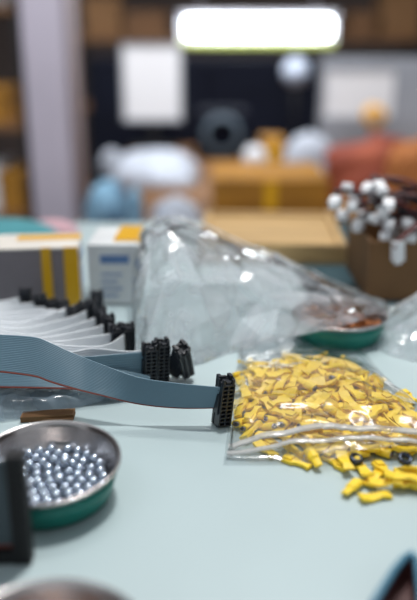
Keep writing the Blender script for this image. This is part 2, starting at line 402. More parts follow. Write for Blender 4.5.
(2,0,-0.06562,0.30353,0.0063,0.43,0.22,0.78,0.4),
(2,0,-0.06674,0.31389,0.0063,0.86,-0.36,-0.24,-0.28),
(2,0,-0.06372,0.31861,0.0063,0.32,0.39,0.85,-0.15),
(2,0,-0.06381,0.32421,0.0063,0.21,-0.95,-0.21,-0.06),
(2,0,-0.06689,0.33899,0.00665,0.01,-0.33,0.79,-0.51),
(2,0,-0.05893,0.29546,0.00665,0.36,0.76,-0.36,-0.41),
(2,0,-0.05258,0.30466,0.00665,0.13,-0.32,-0.37,0.86),
(2,0,-0.05703,0.30804,0.0063,0.32,0.83,0.36,0.29),
(2,0,-0.05812,0.31839,0.0063,0.43,0.85,0.22,0.18),
(2,0,-0.05768,0.33216,0.00658,0.27,-0.46,0.78,-0.32),
(2,0,-0.05556,0.29993,0.00656,0.31,-0.2,0.39,-0.84),
(2,0,-0.051,0.31673,0.00658,0.75,-0.54,0.39,0.01),
(2,0,-0.05414,0.32782,0.00665,0.24,-0.96,-0.12,0.01),
(2,0,-0.09676,0.30409,0.0063,0.12,0.54,0.83,0.08),
(2,0,-0.09538,0.32027,0.0063,0.04,-0.69,0.2,-0.69),
(2,0,-0.09857,0.31567,0.0063,0.95,-0.27,0.06,-0.13),
(2,0,-0.10288,0.31924,0.00665,0.59,0.48,-0.48,-0.44),
(2,0,-0.09446,0.3258,0.0063,0.34,0.93,-0.07,-0.09),
(2,0,-0.08814,0.29081,0.00665,0.22,0.61,0.75,-0.1)]
from mathutils.geometry import delaunay_2d_cdt
R=random.Random(11)
sc=bpy.context.scene; COL=sc.collection
PI=math.pi
def P(px,py,Y):
    r=ray(px,py); return Vector((0,0,CH))+r*(Y/r.y)
# ---------------------------------------------------------------- materials
def srgb(h):
    if isinstance(h,str):
        c=[int(h[i:i+2],16)/255 for i in (0,2,4)]
    else: c=h
    return [x/12.92 if x<=.04045 else ((x+.055)/1.055)**2.4 for x in c]
def mat(name,col,rough=.5,metal=0,var=0,scale=40,bump=0,bscale=200,col2=None,spec=.5,coat=0,stretch=None,trans=0):
    m=bpy.data.materials.new(name); m.use_nodes=True; nt=m.node_tree; b=nt.nodes['Principled BSDF']
    b.inputs['Roughness'].default_value=rough; b.inputs['Metallic'].default_value=metal
    b.inputs['Specular IOR Level'].default_value=spec; b.inputs['Coat Weight'].default_value=coat
    c=srgb(col); b.inputs['Base Color'].default_value=(*c,1)
    tc=nt.nodes.new('ShaderNodeTexCoord')
    mp=nt.nodes.new('ShaderNodeMapping'); nt.links.new(tc.outputs['Object'],mp.inputs['Vector'])
    if stretch: mp.inputs['Scale'].default_value=stretch
    if var or col2:
        n=nt.nodes.new('ShaderNodeTexNoise'); n.inputs['Scale'].default_value=scale; n.inputs['Detail'].default_value=4
        nt.links.new(mp.outputs[0],n.inputs['Vector'])
        r=nt.nodes.new('ShaderNodeValToRGB'); r.color_ramp.elements[0].position=.38; r.color_ramp.elements[1].position=.62
        c2=srgb(col2) if col2 else [min(1,x*(1+var)) for x in c]; c1=c if col2 else [x*(1-var) for x in c]
        r.color_ramp.elements[0].color=(*c1,1); r.color_ramp.elements[1].color=(*c2,1)
        nt.links.new(n.outputs['Fac'],r.inputs[0]); nt.links.new(r.outputs[0],b.inputs['Base Color'])
    if bump:
        n=nt.nodes.new('ShaderNodeTexNoise'); n.inputs['Scale'].default_value=bscale; nt.links.new(mp.outputs[0],n.inputs['Vector'])
        bp=nt.nodes.new('ShaderNodeBump'); bp.inputs['Strength'].default_value=bump; bp.inputs['Distance'].default_value=.001
        nt.links.new(n.outputs['Fac'],bp.inputs['Height']); nt.links.new(bp.outputs[0],b.inputs['Normal'])
    return m
def film(name,clear,milk,gloss,col='e6eef2',rough=.12,bump=.25,bscale=60):
    """thin polythene: see-through + milky scatter + sheen"""
    m=bpy.data.materials.new(name); m.use_nodes=True; nt=m.node_tree; nt.nodes.clear(); N=nt.nodes.new; L=nt.links.new
    out=N('ShaderNodeOutputMaterial'); t=N('ShaderNodeBsdfTransparent'); d=N('ShaderNodeBsdfDiffuse'); tl=N('ShaderNodeBsdfTranslucent')
    g=N('ShaderNodeBsdfGlossy'); g.inputs['Roughness'].default_value=rough
    c=(*srgb(col),1); d.inputs['Color'].default_value=c; tl.inputs['Color'].default_value=c; t.inputs['Color'].default_value=(.99,.995,1,1)
    md=N('ShaderNodeMixShader'); md.inputs[0].default_value=.5; L(d.outputs[0],md.inputs[1]); L(tl.outputs[0],md.inputs[2])
    m1=N('ShaderNodeMixShader'); m1.inputs[0].default_value=milk
    # cloudiness varies over the sheet
    tc=N('ShaderNodeTexCoord'); nz=N('ShaderNodeTexNoise'); nz.inputs['Scale'].default_value=28; nz.inputs['Detail'].default_value=3; nz.inputs['Distortion'].default_value=1.2
    L(tc.outputs['Object'],nz.inputs['Vector']); mr=N('ShaderNodeMapRange'); mr.inputs[1].default_value=.35; mr.inputs[2].default_value=.65
    mr.inputs[3].default_value=milk*.35; mr.inputs[4].default_value=milk*1.75; L(nz.outputs['Fac'],mr.inputs[0]); L(mr.outputs[0],m1.inputs[0])
    L(t.outputs[0],m1.inputs[1]); L(md.outputs[0],m1.inputs[2])
    fr=N('ShaderNodeLayerWeight'); fr.inputs['Blend'].default_value=.5
    pw=N('ShaderNodeMath'); pw.operation='POWER'; pw.inputs[1].default_value=4.5; L(fr.outputs['Facing'],pw.inputs[0])
    ma=N('ShaderNodeMath'); ma.operation='MULTIPLY_ADD'; ma.inputs[1].default_value=gloss*.8; ma.inputs[2].default_value=.02+.055*gloss; ma.use_clamp=True
    L(pw.outputs[0],ma.inputs[0])
    m2=N('ShaderNodeMixShader'); L(ma.outputs[0],m2.inputs[0]); L(m1.outputs[0],m2.inputs[1]); L(g.outputs[0],m2.inputs[2])
    n2=N('ShaderNodeTexNoise'); n2.inputs['Scale'].default_value=bscale; n2.inputs['Detail'].default_value=2; n2.inputs['Distortion'].default_value=1.5
    L(tc.outputs['Object'],n2.inputs['Vector'])
    bp=N('ShaderNodeBump'); bp.inputs['Strength'].default_value=bump; bp.inputs['Distance'].default_value=.004
    L(n2.outputs['Fac'],bp.inputs['Height']); L(bp.outputs[0],g.inputs['Normal']); L(bp.outputs[0],fr.inputs['Normal'])
    L(m2.outputs[0],out.inputs['Surface']); return m
def emit(name,col,s):
    m=bpy.data.materials.new(name); m.use_nodes=True; b=m.node_tree.nodes['Principled BSDF']
    b.inputs['Base Color'].default_value=(*srgb(col),1); b.inputs['Emission Color'].default_value=(*srgb(col),1); b.inputs['Emission Strength'].default_value=s
    return m
M=dict(
 bench=mat('bench_mint','b3c5c8',.42,var=.035,scale=6,bump=.05,bscale=300),
 grey=mat('ribbon_grey','6a899a',.34,var=.03,scale=30),
 pale=mat('ribbon_pale','e6ebf0',.45,var=.03,scale=30),
 red=mat('wire_red','7d3527',.5),
 black=mat('plastic_black','1c2129',.38,spec=.5),
 deep=mat('plastic_deep','0a0c10',.6),
 dark=mat('plastic_charcoal','46555c',.5,var=.1,scale=30),
 steel=mat('steel','c4bfbe',.24,metal=1,var=.12,scale=25),
 ball=mat('ball_chrome','b9c4d2',.16,metal=1),
 green=mat('cup_green','067367',.4,var=.08,scale=40),
 yellow=mat('nylon_yellow','fcd83c',.45,var=.05,scale=60,spec=.4),
 tin=mat('tin','8f8a94',.3,metal=1,var=.2,scale=200),
 copper=mat('copper','a8683a',.35,metal=.7,var=.3,scale=200),
 washer=mat('dark_steel','4a505c',.28,metal=1),
 film=film('film_clear',0,.08,1.6,rough=.16,bump=.25,bscale=30),
 milky=film('film_milky',0,.33,2.2,col='eceef4',rough=.07,bump=.45,bscale=22),
 sheet=film('film_blue',0,.42,.9,col='a9bccb',rough=.18,bump=.5,bscale=40),
 zip=film('film_zip',0,.7,1.6,col='f4f4f2',rough=.08,bump=.1,bscale=20),
 card=mat('card_grey','7f777d',.75,var=.06,scale=20,bump=.1),
 cardtop=mat('card_pale','d9d3cb',.7,var=.05,scale=20),
 cardw=mat('card_white','d5d8da',.6,var=.08,scale=25),
 tape=mat('tape_yellow','dba60c',.4),
 blueprint=mat('print_blue','5f7fae',.6),
 kraft=mat('kraft','735333',.8,var=.12,scale=15),
 ochre=mat('kraft_ochre','9a6a1c',.75,var=.2,scale=6,stretch=(1,1,6)),
 wood=mat('pale_wood','bb9a68',.6,var=.14,scale=12,stretch=(1,8,8)),
 column=mat('column_paint','b3abb8',.6,var=.05,scale=5),
 column2=mat('side_face_pale','cdbfc2',.5),
 navy=mat('cabinet_navy','0e111c',.8,spec=.08,var=.2,scale=5),
 white=mat('paper_white','d8dae0',.7,var=.03,scale=5),
 offwhite=mat('sack_white','aeb5c2',.7,var=.1,scale=14),
 blue=mat('rag_blue','7ba3bd',.8,col2='3f5f7c',scale=16),
 sheetteal=mat('sheet_teal','24434c',.7,var=.06,scale=20),
 teal=mat('cloth_teal','4a8f98',.8,var=.12,scale=20),
 pink=mat('cloth_pink','c9a2ab',.8,var=.12,scale=20),
 rust=mat('cloth_rust','a5553b',.8,col2='7f3a33',scale=6),
 orange=mat('cloth_orange','b5703c',.8,var=.15,scale=8),
 wall=mat('wall_paint','4a3f3c',.8,var=.15,scale=1.5),
 floor=mat('floor_paint','4f4a48',.7,var=.12,scale=3),
 brown=mat('shelf_brown','6b4a2c',.7,var=.3,scale=4),
 greypanel=mat('panel_grey','8d929c',.6,var=.06,scale=5),
 yellowroll=mat('roll_yellow','d9a032',.5),
 wirered=mat('wire_dark_red','6b2b26',.5), wireblack=mat('wire_black','1d1a20',.5), plug=mat('plug_white','eceef2',.45),
 lamp=emit('tube_glow','f4faff',14), lampbody=mat('lamp_body','b9b9c2',.4), lime=mat('lamp_edge','b7c06a',.5),
 scoop=mat('scoop_dark','5e3d3c',.5,metal=.1,var=.3,scale=40), scoopedge=mat('scoop_edge','4f86a0',.4,metal=.1),
 scoopedge2=mat('ring_grey','4d5a66',.6,spec=.2),
 bulb=mat('dish_glass','b9c6dc',.2),
)
# ---------------------------------------------------------------- object helpers
def obj(name,bm,m,parent=None,smooth=False,bevel=0,sub=0):
    bmesh.ops.recalc_face_normals(bm,faces=bm.faces)
    me=bpy.data.meshes.new(name); bm.to_mesh(me); bm.free()
    if smooth:
        for p in me.polygons: p.use_smooth=True
    o=bpy.data.objects.new(name,me); COL.objects.link(o); me.materials.append(M[m] if isinstance(m,str) else m)
    if parent: o.parent=parent
    if bevel:
        b=o.modifiers.new('bevel','BEVEL'); b.width=bevel; b.segments=2; b.limit_method='ANGLE'
    if sub:
        s=o.modifiers.new('sub','SUBSURF'); s.levels=sub; s.render_levels=sub
    return o
def tag(o,label,cat,group=None):
    o['label']=label; o['category']=cat
    if group: o['group']=group
    return o
def thing(name,label,cat,loc=(0,0,0),rz=0,group=None):
    o=bpy.data.objects.new(name,None); COL.objects.link(o); o.empty_display_size=.01; o.location=loc; o.rotation_euler=(0,0,rz)
    return tag(o,label,cat,group)
def struct(name,bm,m):
    o=obj(name,bm,m); o['kind']='structure'; return o
def box(bm,x0,x1,y0,y1,z0,z1,Mx=None):
    vs=bmesh.ops.create_cube(bm,size=1)['verts']
    for v in vs:
        v.co=Vector((x0+(v.co.x+.5)*(x1-x0),y0+(v.co.y+.5)*(y1-y0),z0+(v.co.z+.5)*(z1-z0)))
        if Mx: v.co=Mx@v.co
    return bm
def NB(): return bmesh.new()
def bx(*a,**k): return box(NB(),*a,**k)
def lathe(bm,prof,n=64,c=(0,0,0),close=False):
    c=Vector(c); rings=[[bm.verts.new(c+Vector((r*math.cos(2*PI*i/n),r*math.sin(2*PI*i/n),z))) for i in range(n)] for r,z in prof]
    for a,b in zip(rings,rings[1:]):
        for i in range(n): bm.faces.new((a[i],a[(i+1)%n],b[(i+1)%n],b[i]))
    if close: bm.faces.new(rings[0]); bm.faces.new(rings[-1])
    return bm
def tube(bm,pts,r,n=8):
    pts=[Vector(p) for p in pts]; rings=[]
    for i,p in enumerate(pts):
        t=(pts[min(i+1,len(pts)-1)]-pts[max(i-1,0)]).normalized(); up=Vector((0,0,1)) if abs(t.z)<.9 else Vector((1,0,0))
        a=t.cross(up).normalized(); b=a.cross(t)
        rings.append([bm.verts.new(p+(a*math.cos(2*PI*k/n)+b*math.sin(2*PI*k/n))*r) for k in range(n)])
    for a,b in zip(rings,rings[1:]):
        for k in range(n): bm.faces.new((a[k],a[(k+1)%n],b[(k+1)%n],b[k]))
    bm.faces.new(rings[0]); bm.faces.new(rings[-1][::-1]); return bm
def catmull(pts,n):
    out=[]; m=len(pts)-1
    for i in range(n):
        t=i/(n-1)*m; k=min(int(t),m-1); f=t-k
        p0,p1,p2,p3=pts[max(k-1,0)],pts[k],pts[k+1],pts[min(k+2,m)]
        out.append(.5*((2*p1)+(p2-p0)*f+(2*p0-5*p1+4*p2-p3)*f*f+(3*p1-p0-3*p2+p3)*f**3))
    return out
def tri(x): return 2*abs(2*(x/ (2*PI)-math.floor(x/(2*PI)+.5)))-1
class Crumple:
    def __init__(s,seed,f0,n=7):
        r=random.Random(seed); s.w=[]
        for i in range(n):
            th=r.uniform(0,2*PI); f=f0*r.uniform(.6,1.0)*1.35**i; s.w.append((math.cos(th)*f,math.sin(th)*f,r.uniform(0,6.3),1/1.28**i,r.uniform(-.6,.6)*f*.5))
    def __call__(s,x,y):
        return sum(a*tri(kx*x+ky*y+p+.8*math.sin(q*(x-y))) for kx,ky,p,a,q in s.w)/3
# ---------------------------------------------------------------- the place
struct('floor',bx(-3,3,-1.5,5.2,-.78,-.75),'floor')
struct('wall_back',bx(-3,3,5.0,5.1,-.75,1.9),'wall')
struct('wall_left',bx(-3.1,-3,-1.5,5.1,-.75,1.9),'wall')
struct('wall_right',bx(3,3.1,-1.5,5.1,-.75,1.9),'wall')
t=thing('workbench','pale mint workbench top in the foreground carrying cables, dishes and bags','workbench',(0,0,-.75))
obj('bench_top',bx(-1.1,1.1,-.15,.90,.72,.75),'bench',t,bevel=.003)
for x in (-1.0,1.0):
    for y in (-.08,.82): obj('leg',bx(x-.025,x+.025,y-.025,y+.025,0,.72),'greypanel',t)
B2=-.15
t=thing('side_table','low dark brown table standing behind the mint workbench','table',(0,0,-.75))
obj('table_top',bx(-.27,1.5,1.25,2.75,.57,.60),'brown',t,bevel=.003)
for x in (-.22,1.45):
    for y in (1.3,2.7): obj('leg',bx(x-.025,x+.025,y-.025,y+.025,0,.57),'brown',t)
# ---------------------------------------------------------------- connector
def connector_parts(s=.001):
    body=NB(); W,Dp,H=8,7,29
    box(body,-4,4,-1.2,3.2,0,27.5)
    for x in (-4,-.5,3): box(body,x,x+1,-3.4,-1.0,.8,26.5)
    for k in range(11): box(body,-3.9,3.9,-3.35,-1.0,.8+k*2.47,1.8+k*2.47)
    for x in (-3.6,2.0): box(body,x,x+1.6,-3.0,-1.2,25.8,29.6)
    box(body,-1.3,1.3,-2.6,-.6,25.5,28.2)
    cap=NB(); box(cap,-4.4,4.4,3.3,5.6,-.1,28); box(cap,-4.4,-2.2,1.6,5.6,27.4,30.2); box(cap,2.2,4.4,1.6,5.6,27.4,30.2); box(cap,-1.5,1.5,3.6,5.4,27.5,29.2)
    clip=NB(); box(clip,-4.9,-3.9,-1.6,4.4,8,20); box(clip,-4.9,-3.9,.2,2.4,22,29.2); box(clip,3.9,4.7,.2,2.4,22,29.2)
    for b in (body,cap,clip):
        for v in b.verts: v.co*=s
    return body,cap,clip
_b,_c,_k=connector_parts()
def mesh_of(name,bm,m,bev):
    o=obj(name,bm,m,bevel=bev); return o
PB=mesh_of('connector',_b,'black',.00018); PC=mesh_of('cap',_c,'black',.0003); PK=mesh_of('latch',_k,'black',.0002)
PC.parent=PB; PK.parent=PB
first=[True]
def place_connector(parent,loc,yaw=0,lean=0,pitch=0):
    if first[0]: b=PB; kids=[]; first[0]=False
    else:
        b=PB.copy(); COL.objects.link(b)
        for c in (PC,PK):
            q=c.copy(); COL.objects.link(q); q.parent=b
    b.parent=parent; b.location=loc; b.rotation_euler=(pitch,lean,yaw); return b
# ---------------------------------------------------------------- ribbon cables
def ribbon_mesh(tops,bots,ncond,r,n=64,flip=False):
    tp=catmull(tops,n); bt=catmull(bots,n); main=NB(); red=NB()
    def strip(bm,c0,c1):
        prof=[]
        K=4; tot=(c1-c0)*K
        for side in (1,-1):
            rng=range(0,tot+1) if side==1 else range(tot,-1,-1)
            for j in rng:
                u=(c0+j/K)/ncond; off=side*r*(.30+.70*abs(math.sin(PI*j/K))); prof.append((u,off))
        rings=[]
        for i in range(n):
            tg=(tp[min(i+1,n-1)]+bt[min(i+1,n-1)]-tp[max(i-1,0)]-bt[max(i-1,0)]).normalized(); nr=tg.cross(tp[i]-bt[i]).normalized()
            rings.append([bm.verts.new(bt[i].lerp(tp[i],u)+nr*o) for u,o in prof])
        m=len(prof)
        for a,b in zip(rings,rings[1:]):
            for k in range(m): bm.faces.new((a[k],a[(k+1)%m],b[(k+1)%m],b[k]))
        bm.faces.new(rings[0]); bm.faces.new(rings[-1][::-1])
    strip(main,1,ncond); strip(red,0,1); return main,red
def cable(label,tops,bots,ncond,m,conn=None,r=.0004,group=None,**k):
    base=bots[-1].copy(); base.z=0
    t=thing('ribbon_cable',label,'ribbon cable',base,0,group)
    mn,rd=ribbon_mesh([p-base for p in tops],[p-base for p in bots],ncond,r)
    obj('ribbon',mn,m,t,smooth=True); s=obj('edge_wire',rd,'red' if m=='grey' else m,t,smooth=True)
    if m=='grey': s['label']='dark red wire along the lower edge'
    if conn is not None: place_connector(t,Vector(conn)-base,**k)
    return t
def cen(px,pyt): q=T(px,pyt,.029); return Vector((q.x,q.y,0.0002))
# front cable
fp=[(-30,333,371,.446,.440),(0,334.5,372.6,.446,.440),(34,337,377,.446,.440),(50,342.5,382.5,.445,.438),(67,350.5,387.5,.443,.436),(84,357.5,392,.441,.435),(101,364,396,.438,.434),(138,377,404.5,.432,.434),(177,383,408.5,.428,.434),(214,386.5,408.5,.426,.434),(223,387,408.5,.427,.434)]
fc=T(224,379,.029)
cable('grey ribbon cable nearest the camera, with one black connector standing beside the yellow bag',[D(a,b,d) for a,b,c,d,e in fp],[D(a,c,e) for a,b,c,d,e in fp],22,'grey',(fc.x-.001,fc.y-.001,.0003),yaw=.42,lean=.10,pitch=.02)
fp=[(-30,352,387,.462,.452),(0,352,388,.462,.452),(35,356,388.5,.463,.452),(70,362,389.5,.465,.455),(110,368,392,.468,.46),(150,376,394,.472,.468)]
cable('grey ribbon cable whose red edge peeks out below the nearest one at the left',[D(a,b,d) for a,b,c,d,e in fp],[D(a,c,e) for a,b,c,d,e in fp],22,'grey')
def back_cable(label,cx,cy,path,m='pale',yaw=.3,n=12,w=.0185,lean=.0,rise=.03,tilt=.5):
    c=cen(cx,cy); tops=[];bots=[]
    pts=path+[(cx-1,cy+8)]
    for i,(px,py) in enumerate(pts):
        f=i/(len(pts)-1); z=.0245+(rise-.0245)*(1-f)
        p=T(px,py,z)
        if i==len(pts)-1: p=Vector((c.x,c.y+.0018,.0245))
        a=tilt*(1-f)
        tops.append(p); bots.append(p+Vector((0,-math.sin(a)*w,-math.cos(a)*w)))
    return cable(label,tops,bots,n,m,(c.x,c.y,c.z),yaw=yaw,lean=lean)
back_cable('pale ribbon cable ending in the left one of the paired connectors behind the front cable',148,346,[(-25,338),(40,349),(78,356),(115,354)],yaw=.36,lean=.05,m='grey')
back_cable('pale ribbon cable ending in the right one of the paired connectors behind the front cable',161,342,[(-25,335),(30,341),(67,351),(93,348),(130,351)],yaw=.36,lean=.05)
SP=[('third',127,326,[(-25,333),(30,338),(56,344),(85,346),(108,344)]),('fourth',116,327,[(-25,330),(44,341),(93,336)]),('fifth',107,317,[(-25,328),(30,338),(88,329)]),
    ('sixth',99,310,[(-25,325),(31,334),(79,323)]),('seventh',91,302,[(-25,322),(20,328),(72,316)]),('eighth',97,293,[(-25,317),(20,322),(68,307)]),('ninth',82,304,[(-25,313),(10,317),(60,311)]),('tenth',75,308,[(-25,310),(0,313),(45,310)])]
for w,cx,cy,p in SP:
    back_cable('pale ribbon cable whose connector is %s in the row back from the yellow bag'%{'third':'fourth','fourth':'fifth','fifth':'sixth','sixth':'seventh','seventh':'eighth','eighth':'hindmost','ninth':'ninth','tenth':'tenth'}[w],cx,cy,p,yaw=R.uniform(.15,.5),lean=R.uniform(-.05,.1),tilt=.95)
for w,cx,cy,ly in (('rightmost',63,303,309),('second from right',52,301,305),('third from right',40,297,301),('leftmost',25,291,297)):
    back_cable('blurred whitish ribbon cable with the %s black connector before the grey carton'%w,cx,cy,[(-25,ly+6),(0,ly+4)],yaw=R.uniform(-.1,.3),tilt=1.15,rise=.028)
# ---------------------------------------------------------------- parts dishes
def dish(label,loc,rz=0,tilt=(0,0),cupm='green'):
    t=thing('parts_dish',label,'dish',loc,rz); t.rotation_euler=(tilt[0],tilt[1],rz)
    mm=.001
    cup=lathe(NB(),[(0,0),(.0285,0),(.0305,.0015),(.0322,.008),(.0342,.0155),(.0334,.0155),(.0321,.0085),(.0300,.003),(0,.0022)],72)
    obj('rubber_cup',cup,cupm,t,smooth=True)['label']='teal green rubber outer cup' if cupm=='green' else 'dark outer cup'
    lin=lathe(NB(),[(0,.0030),(.0268,.0030),(.0290,.0042),(.0312,.0085),(.0328,.0155),(.0338,.0180),(.0346,.0187),(.0352,.0183),(.0353,.0174),(.0346,.0168),(.0338,.0150),(.0318,.0090),(.0295,.0036),(.0268,.0026),(0,.0026)],96)
    obj('steel_liner',lin,'steel',t,smooth=True)['label']='polished steel inner bowl with rolled rim'
    return t
DY=.004; TILT=math.radians(3.5); d1=T(46,467,.018); dish('steel parts dish holding the shiny silver balls, at the left',(d1.x,d1.y+DY,0.0022),tilt=(TILT,0))
d2=T(62,581,.018); dish('parts dish cut off by the bottom edge, brownish inside',(d2.x,d2.y-.034,0.0002),cupm='kraft')
d3=T(345,352,0); dish('parts dish with copper terminals behind the bag of yellow pieces',(d3.x,d3.y+.031,0.0002))
# balls
bm=NB(); bmesh.ops.create_uvsphere(bm,u_segments=20,v_segments=12,radius=.0028)
bp=obj('steel_ball',bm,'ball',smooth=True); k=0
for z,kd,x,y,zz,qw,qx,qy,qz in SIM:
    if z!=2: continue
    o=bp if k==0 else bp.copy()
    if k: COL.objects.link(o)
    k+=1; q=Matrix.Rotation(TILT,3,'X')@Vector((x-d1.x,y-d1.y,zz-.0003)); o.location=(d1.x+q.x,d1.y+DY+q.y,.0022+q.z); tag(o,'small shiny steel ball lying in the left parts dish','ball','steel balls in the left dish')
# copper terminals in dish 3 and dish 2
def terminal_bm():
    b=NB(); mm=.001
    tube(b,[(-5*mm,0,0),(-1*mm,0,0)],1.7*mm,10); box(b,-1*mm,1.5*mm,-1*mm,1*mm,-.5*mm,.5*mm)
    lathe(b,[(1.6*mm,-.5*mm),(3.2*mm,-.5*mm),(3.2*mm,.5*mm),(1.6*mm,.5*mm),(1.6*mm,-.5*mm)],16,(4.2*mm,0,0)); return b
tp=obj('ring_terminal',terminal_bm(),'copper',smooth=False); tin=None
def scatter(n,c,rad,label,group,proto,z0,cat):
    for i in range(n):
        a=R.uniform(0,2*PI); rr=rad*math.sqrt(R.random()); lay=i//22
        o=proto.copy(); COL.objects.link(o)
        o.location=(c[0]+rr*math.cos(a),c[1]+rr*math.sin(a),z0+lay*.003+R.uniform(0,.001)); o.rotation_euler=(R.uniform(-.4,.4),R.uniform(-.3,.3),R.uniform(0,6.3)); tag(o,label,cat,group)
scatter(96,(d3.x,d3.y+.031),.0235,'small coppery ring terminal in the dish behind the yellow bag','copper terminals in the far dish',tp,.0055,'terminal')
scatter(26,(d2.x,d2.y-.034),.0225,'small coppery ring terminal in the dish at the bottom edge','copper terminals in the near dish',tp,.0055,'terminal')
bpy.data.objects.remove(tp)
bb=bp.copy(); COL.objects.link(bb); bb.scale=(1.8,1.8,1.8); q=T(100,590,.014); bb.location=(d2.x+.017,d2.y-.018,.0135); tag(bb,'larger steel ball in the dish at the bottom edge','ball'); bb.pop('group',None) if 'group' in bb else None
# ---------------------------------------------------------------- yellow pieces
PM=[]
for kd in range(3):
    b=piece_bm(kd)
    for v in b.verts: v.co*=1.0
    o=obj('crimp_piece',b,'yellow',smooth=False); md=o.modifiers.new('bevel','BEVEL'); md.width=.00025; md.segments=2; md.limit_method='ANGLE'
    if kd==2:
        for p in o.data.polygons: p.use_smooth=False
        c=NB(); lathe(c,[(.0016,-.0050),(.0021,-.0050),(.0021,.0005),(.0016,.0005),(.0016,-.0050)],16)
        for v in c.verts: v.co=Vector((v.co.z-.0012,v.co.x,v.co.y*.62))
        ch=obj('metal_sleeve',c,'tin',o,smooth=True); ch['label']='grey metal sleeve inside'
    PM.append(o)
used=set(); HB=[]
for z,kd,x,y,zz,qw,qx,qy,qz in SIM:
    if z==2: continue
    if z==0 and zz>.022 or z==1 and zz>.018: continue
    if z==1:
        if y<.296: continue
    dd=y*math.cos(PITCH)+(CH-zz)*math.sin(PITCH); sx=208.5+F*x/dd
    if z==1 and sx<343 or z==0 and sx<240: continue
    src=PM[kd]
    if kd in used:
        o=src.copy(); COL.objects.link(o)
        for c in src.children:
            q=c.copy(); COL.objects.link(q); q.parent=o
    else: o=src; used.add(kd)
    o.rotation_mode='QUATERNION'; o.location=(x,y,zz+.0004); o.rotation_quaternion=(qw,qx,qy,qz)
    if z==0: HB.append((x,y,zz)); tag(o,'yellow plastic crimp piece in the heap inside the clear zip bag','crimp piece','yellow crimp pieces inside the zip bag')
    else: HB.append((x,y,zz)); tag(o,'yellow plastic crimp piece spilled loose in front of the bag mouth','crimp piece','yellow crimp pieces spilled on the bench')
for lab,px,py,z in (('dark steel nut ring on the spilled yellow pieces, left of two',356,459,.0135),('dark steel nut ring at the right edge on the spilled yellow pieces',405,459,.0135)):
    p=T(px,py,z); zz=max([c_ for a_,b_,c_ in HB if (a_-p.x)**2+(b_-p.y)**2<.00006]+[.001])+.0035; p=T(px,py,zz); b=lathe(NB(),[(.0019,-.0014),(.0036,-.0014),(.0038,0),(.0036,.0014),(.0019,.0014),(.0019,-.0014)],28)
    o=obj('nut',b,'washer',smooth=True); o.location=p; o.rotation_euler=(R.uniform(.1,.4),.2,0); tag(o,lab,'nut')
# ---------------------------------------------------------------- bags
def hb(x,y):
    h=.0015
    for (a,b,c) in HB:
        d2_=(a-x)**2+(b-y)**2
        if d2_<.0001: h=max(h,c+.0042-.002*d2_/.0001)
    return h
def grid(bm,f,nu,nv):
    g=[[bm.verts.new(f(i/nu,j/nv)) for j in range(nv+1)] for i in range(nu+1)]
    for i in range(nu):
        for j in range(nv): bm.faces.new((g[i][j],g[i+1][j],g[i+1][j+1],g[i][j+1]))
    return g
BL,BR,FR,FL=T(240,338),T(340,335),T(478,466),T(223,466)
NU,NV=90,80
H=[[0]*(NV+1) for _ in range(NU+1)]
def base(u,v): return BL.lerp(BR,u).lerp(FL.lerp(FR,u),v)
for i in range(NU+1):
    for j in range(NV+1):
        p=base(i/NU,j/NV); H[i][j]=hb(p.x,p.y)
for _ in range(9):
    H=[[sum(H[max(0,min(NU,i+a))][max(0,min(NV,j+b))] for a in (-1,0,1) for b in (-1,0,1))/9 for j in range(NV+1)] for i in range(NU+1)]
cr=Crumple(3,90,5)
def edge(u,v):
    e=min(u/.06,(1-u)/.06,v/.08,1); return max(0,min(1,e))**.6
def topf(u,v,lift=0):
    i,j=min(NU,int(round(u*NU))),min(NV,int(round(v*NV))); p=base(u,v); e=edge(u,v)
    fm=max(0,(v-.955)/.045)
    h=H[i][j]*e
    h=h*(1-fm)+ (.001+.008*max(0,math.sin(PI*min(1,max(0,(u-.35)/.65)))))*fm*1.0
    z=max(h,.0012)+.0030*abs(cr(p.x,p.y))*e+.0010+lift
    s=.0025*cr(p.y*.7+3,p.x*.7)
    return Vector((p.x+s*(1-abs(2*u-1))*.3+(.002*math.sin(v*9) if u<.02 or u>.98 else 0),p.y+(.0025*math.sin(u*11)+.0015*math.sin(u*27+1)) *(1 if v>.97 or v<.03 else 0),z))
t=thing('zip_bag','clear plastic zip bag spread over the heap of yellow crimp pieces','plastic bag',(0,0,0))
bm=NB(); g=grid(bm,topf,NU,NV); obj('top_film',bm,'film',t,smooth=True)
bm=NB(); grid(bm,lambda u,v: base(u,v)+Vector((0,0,.0003)),8,8); obj('bottom_film',bm,'film',t)
for v0,w,nm in ((.915,.028,'zip_strip'),(.955,.016,'zip_strip')):
    bm=NB(); n=80; rows=[]
    for i in range(n+1):
        u=i/n; c=topf(u,v0+.003*math.sin(u*5)+.002*math.sin(u*17)); rows.append([bm.verts.new(c+Vector((0,dy*w*.10,dz))) for dy,dz in ((-1,.0002),(-.5,.0016),(0,.0008),(.5,.0016),(1,.0002),(0,-.0002))])
    for a,b in zip(rows,rows[1:]):
        for k in range(6): bm.faces.new((a[k],a[(k+1)%6],b[(k+1)%6],b[k]))
    obj(nm,bm,'zip',t,smooth=True)
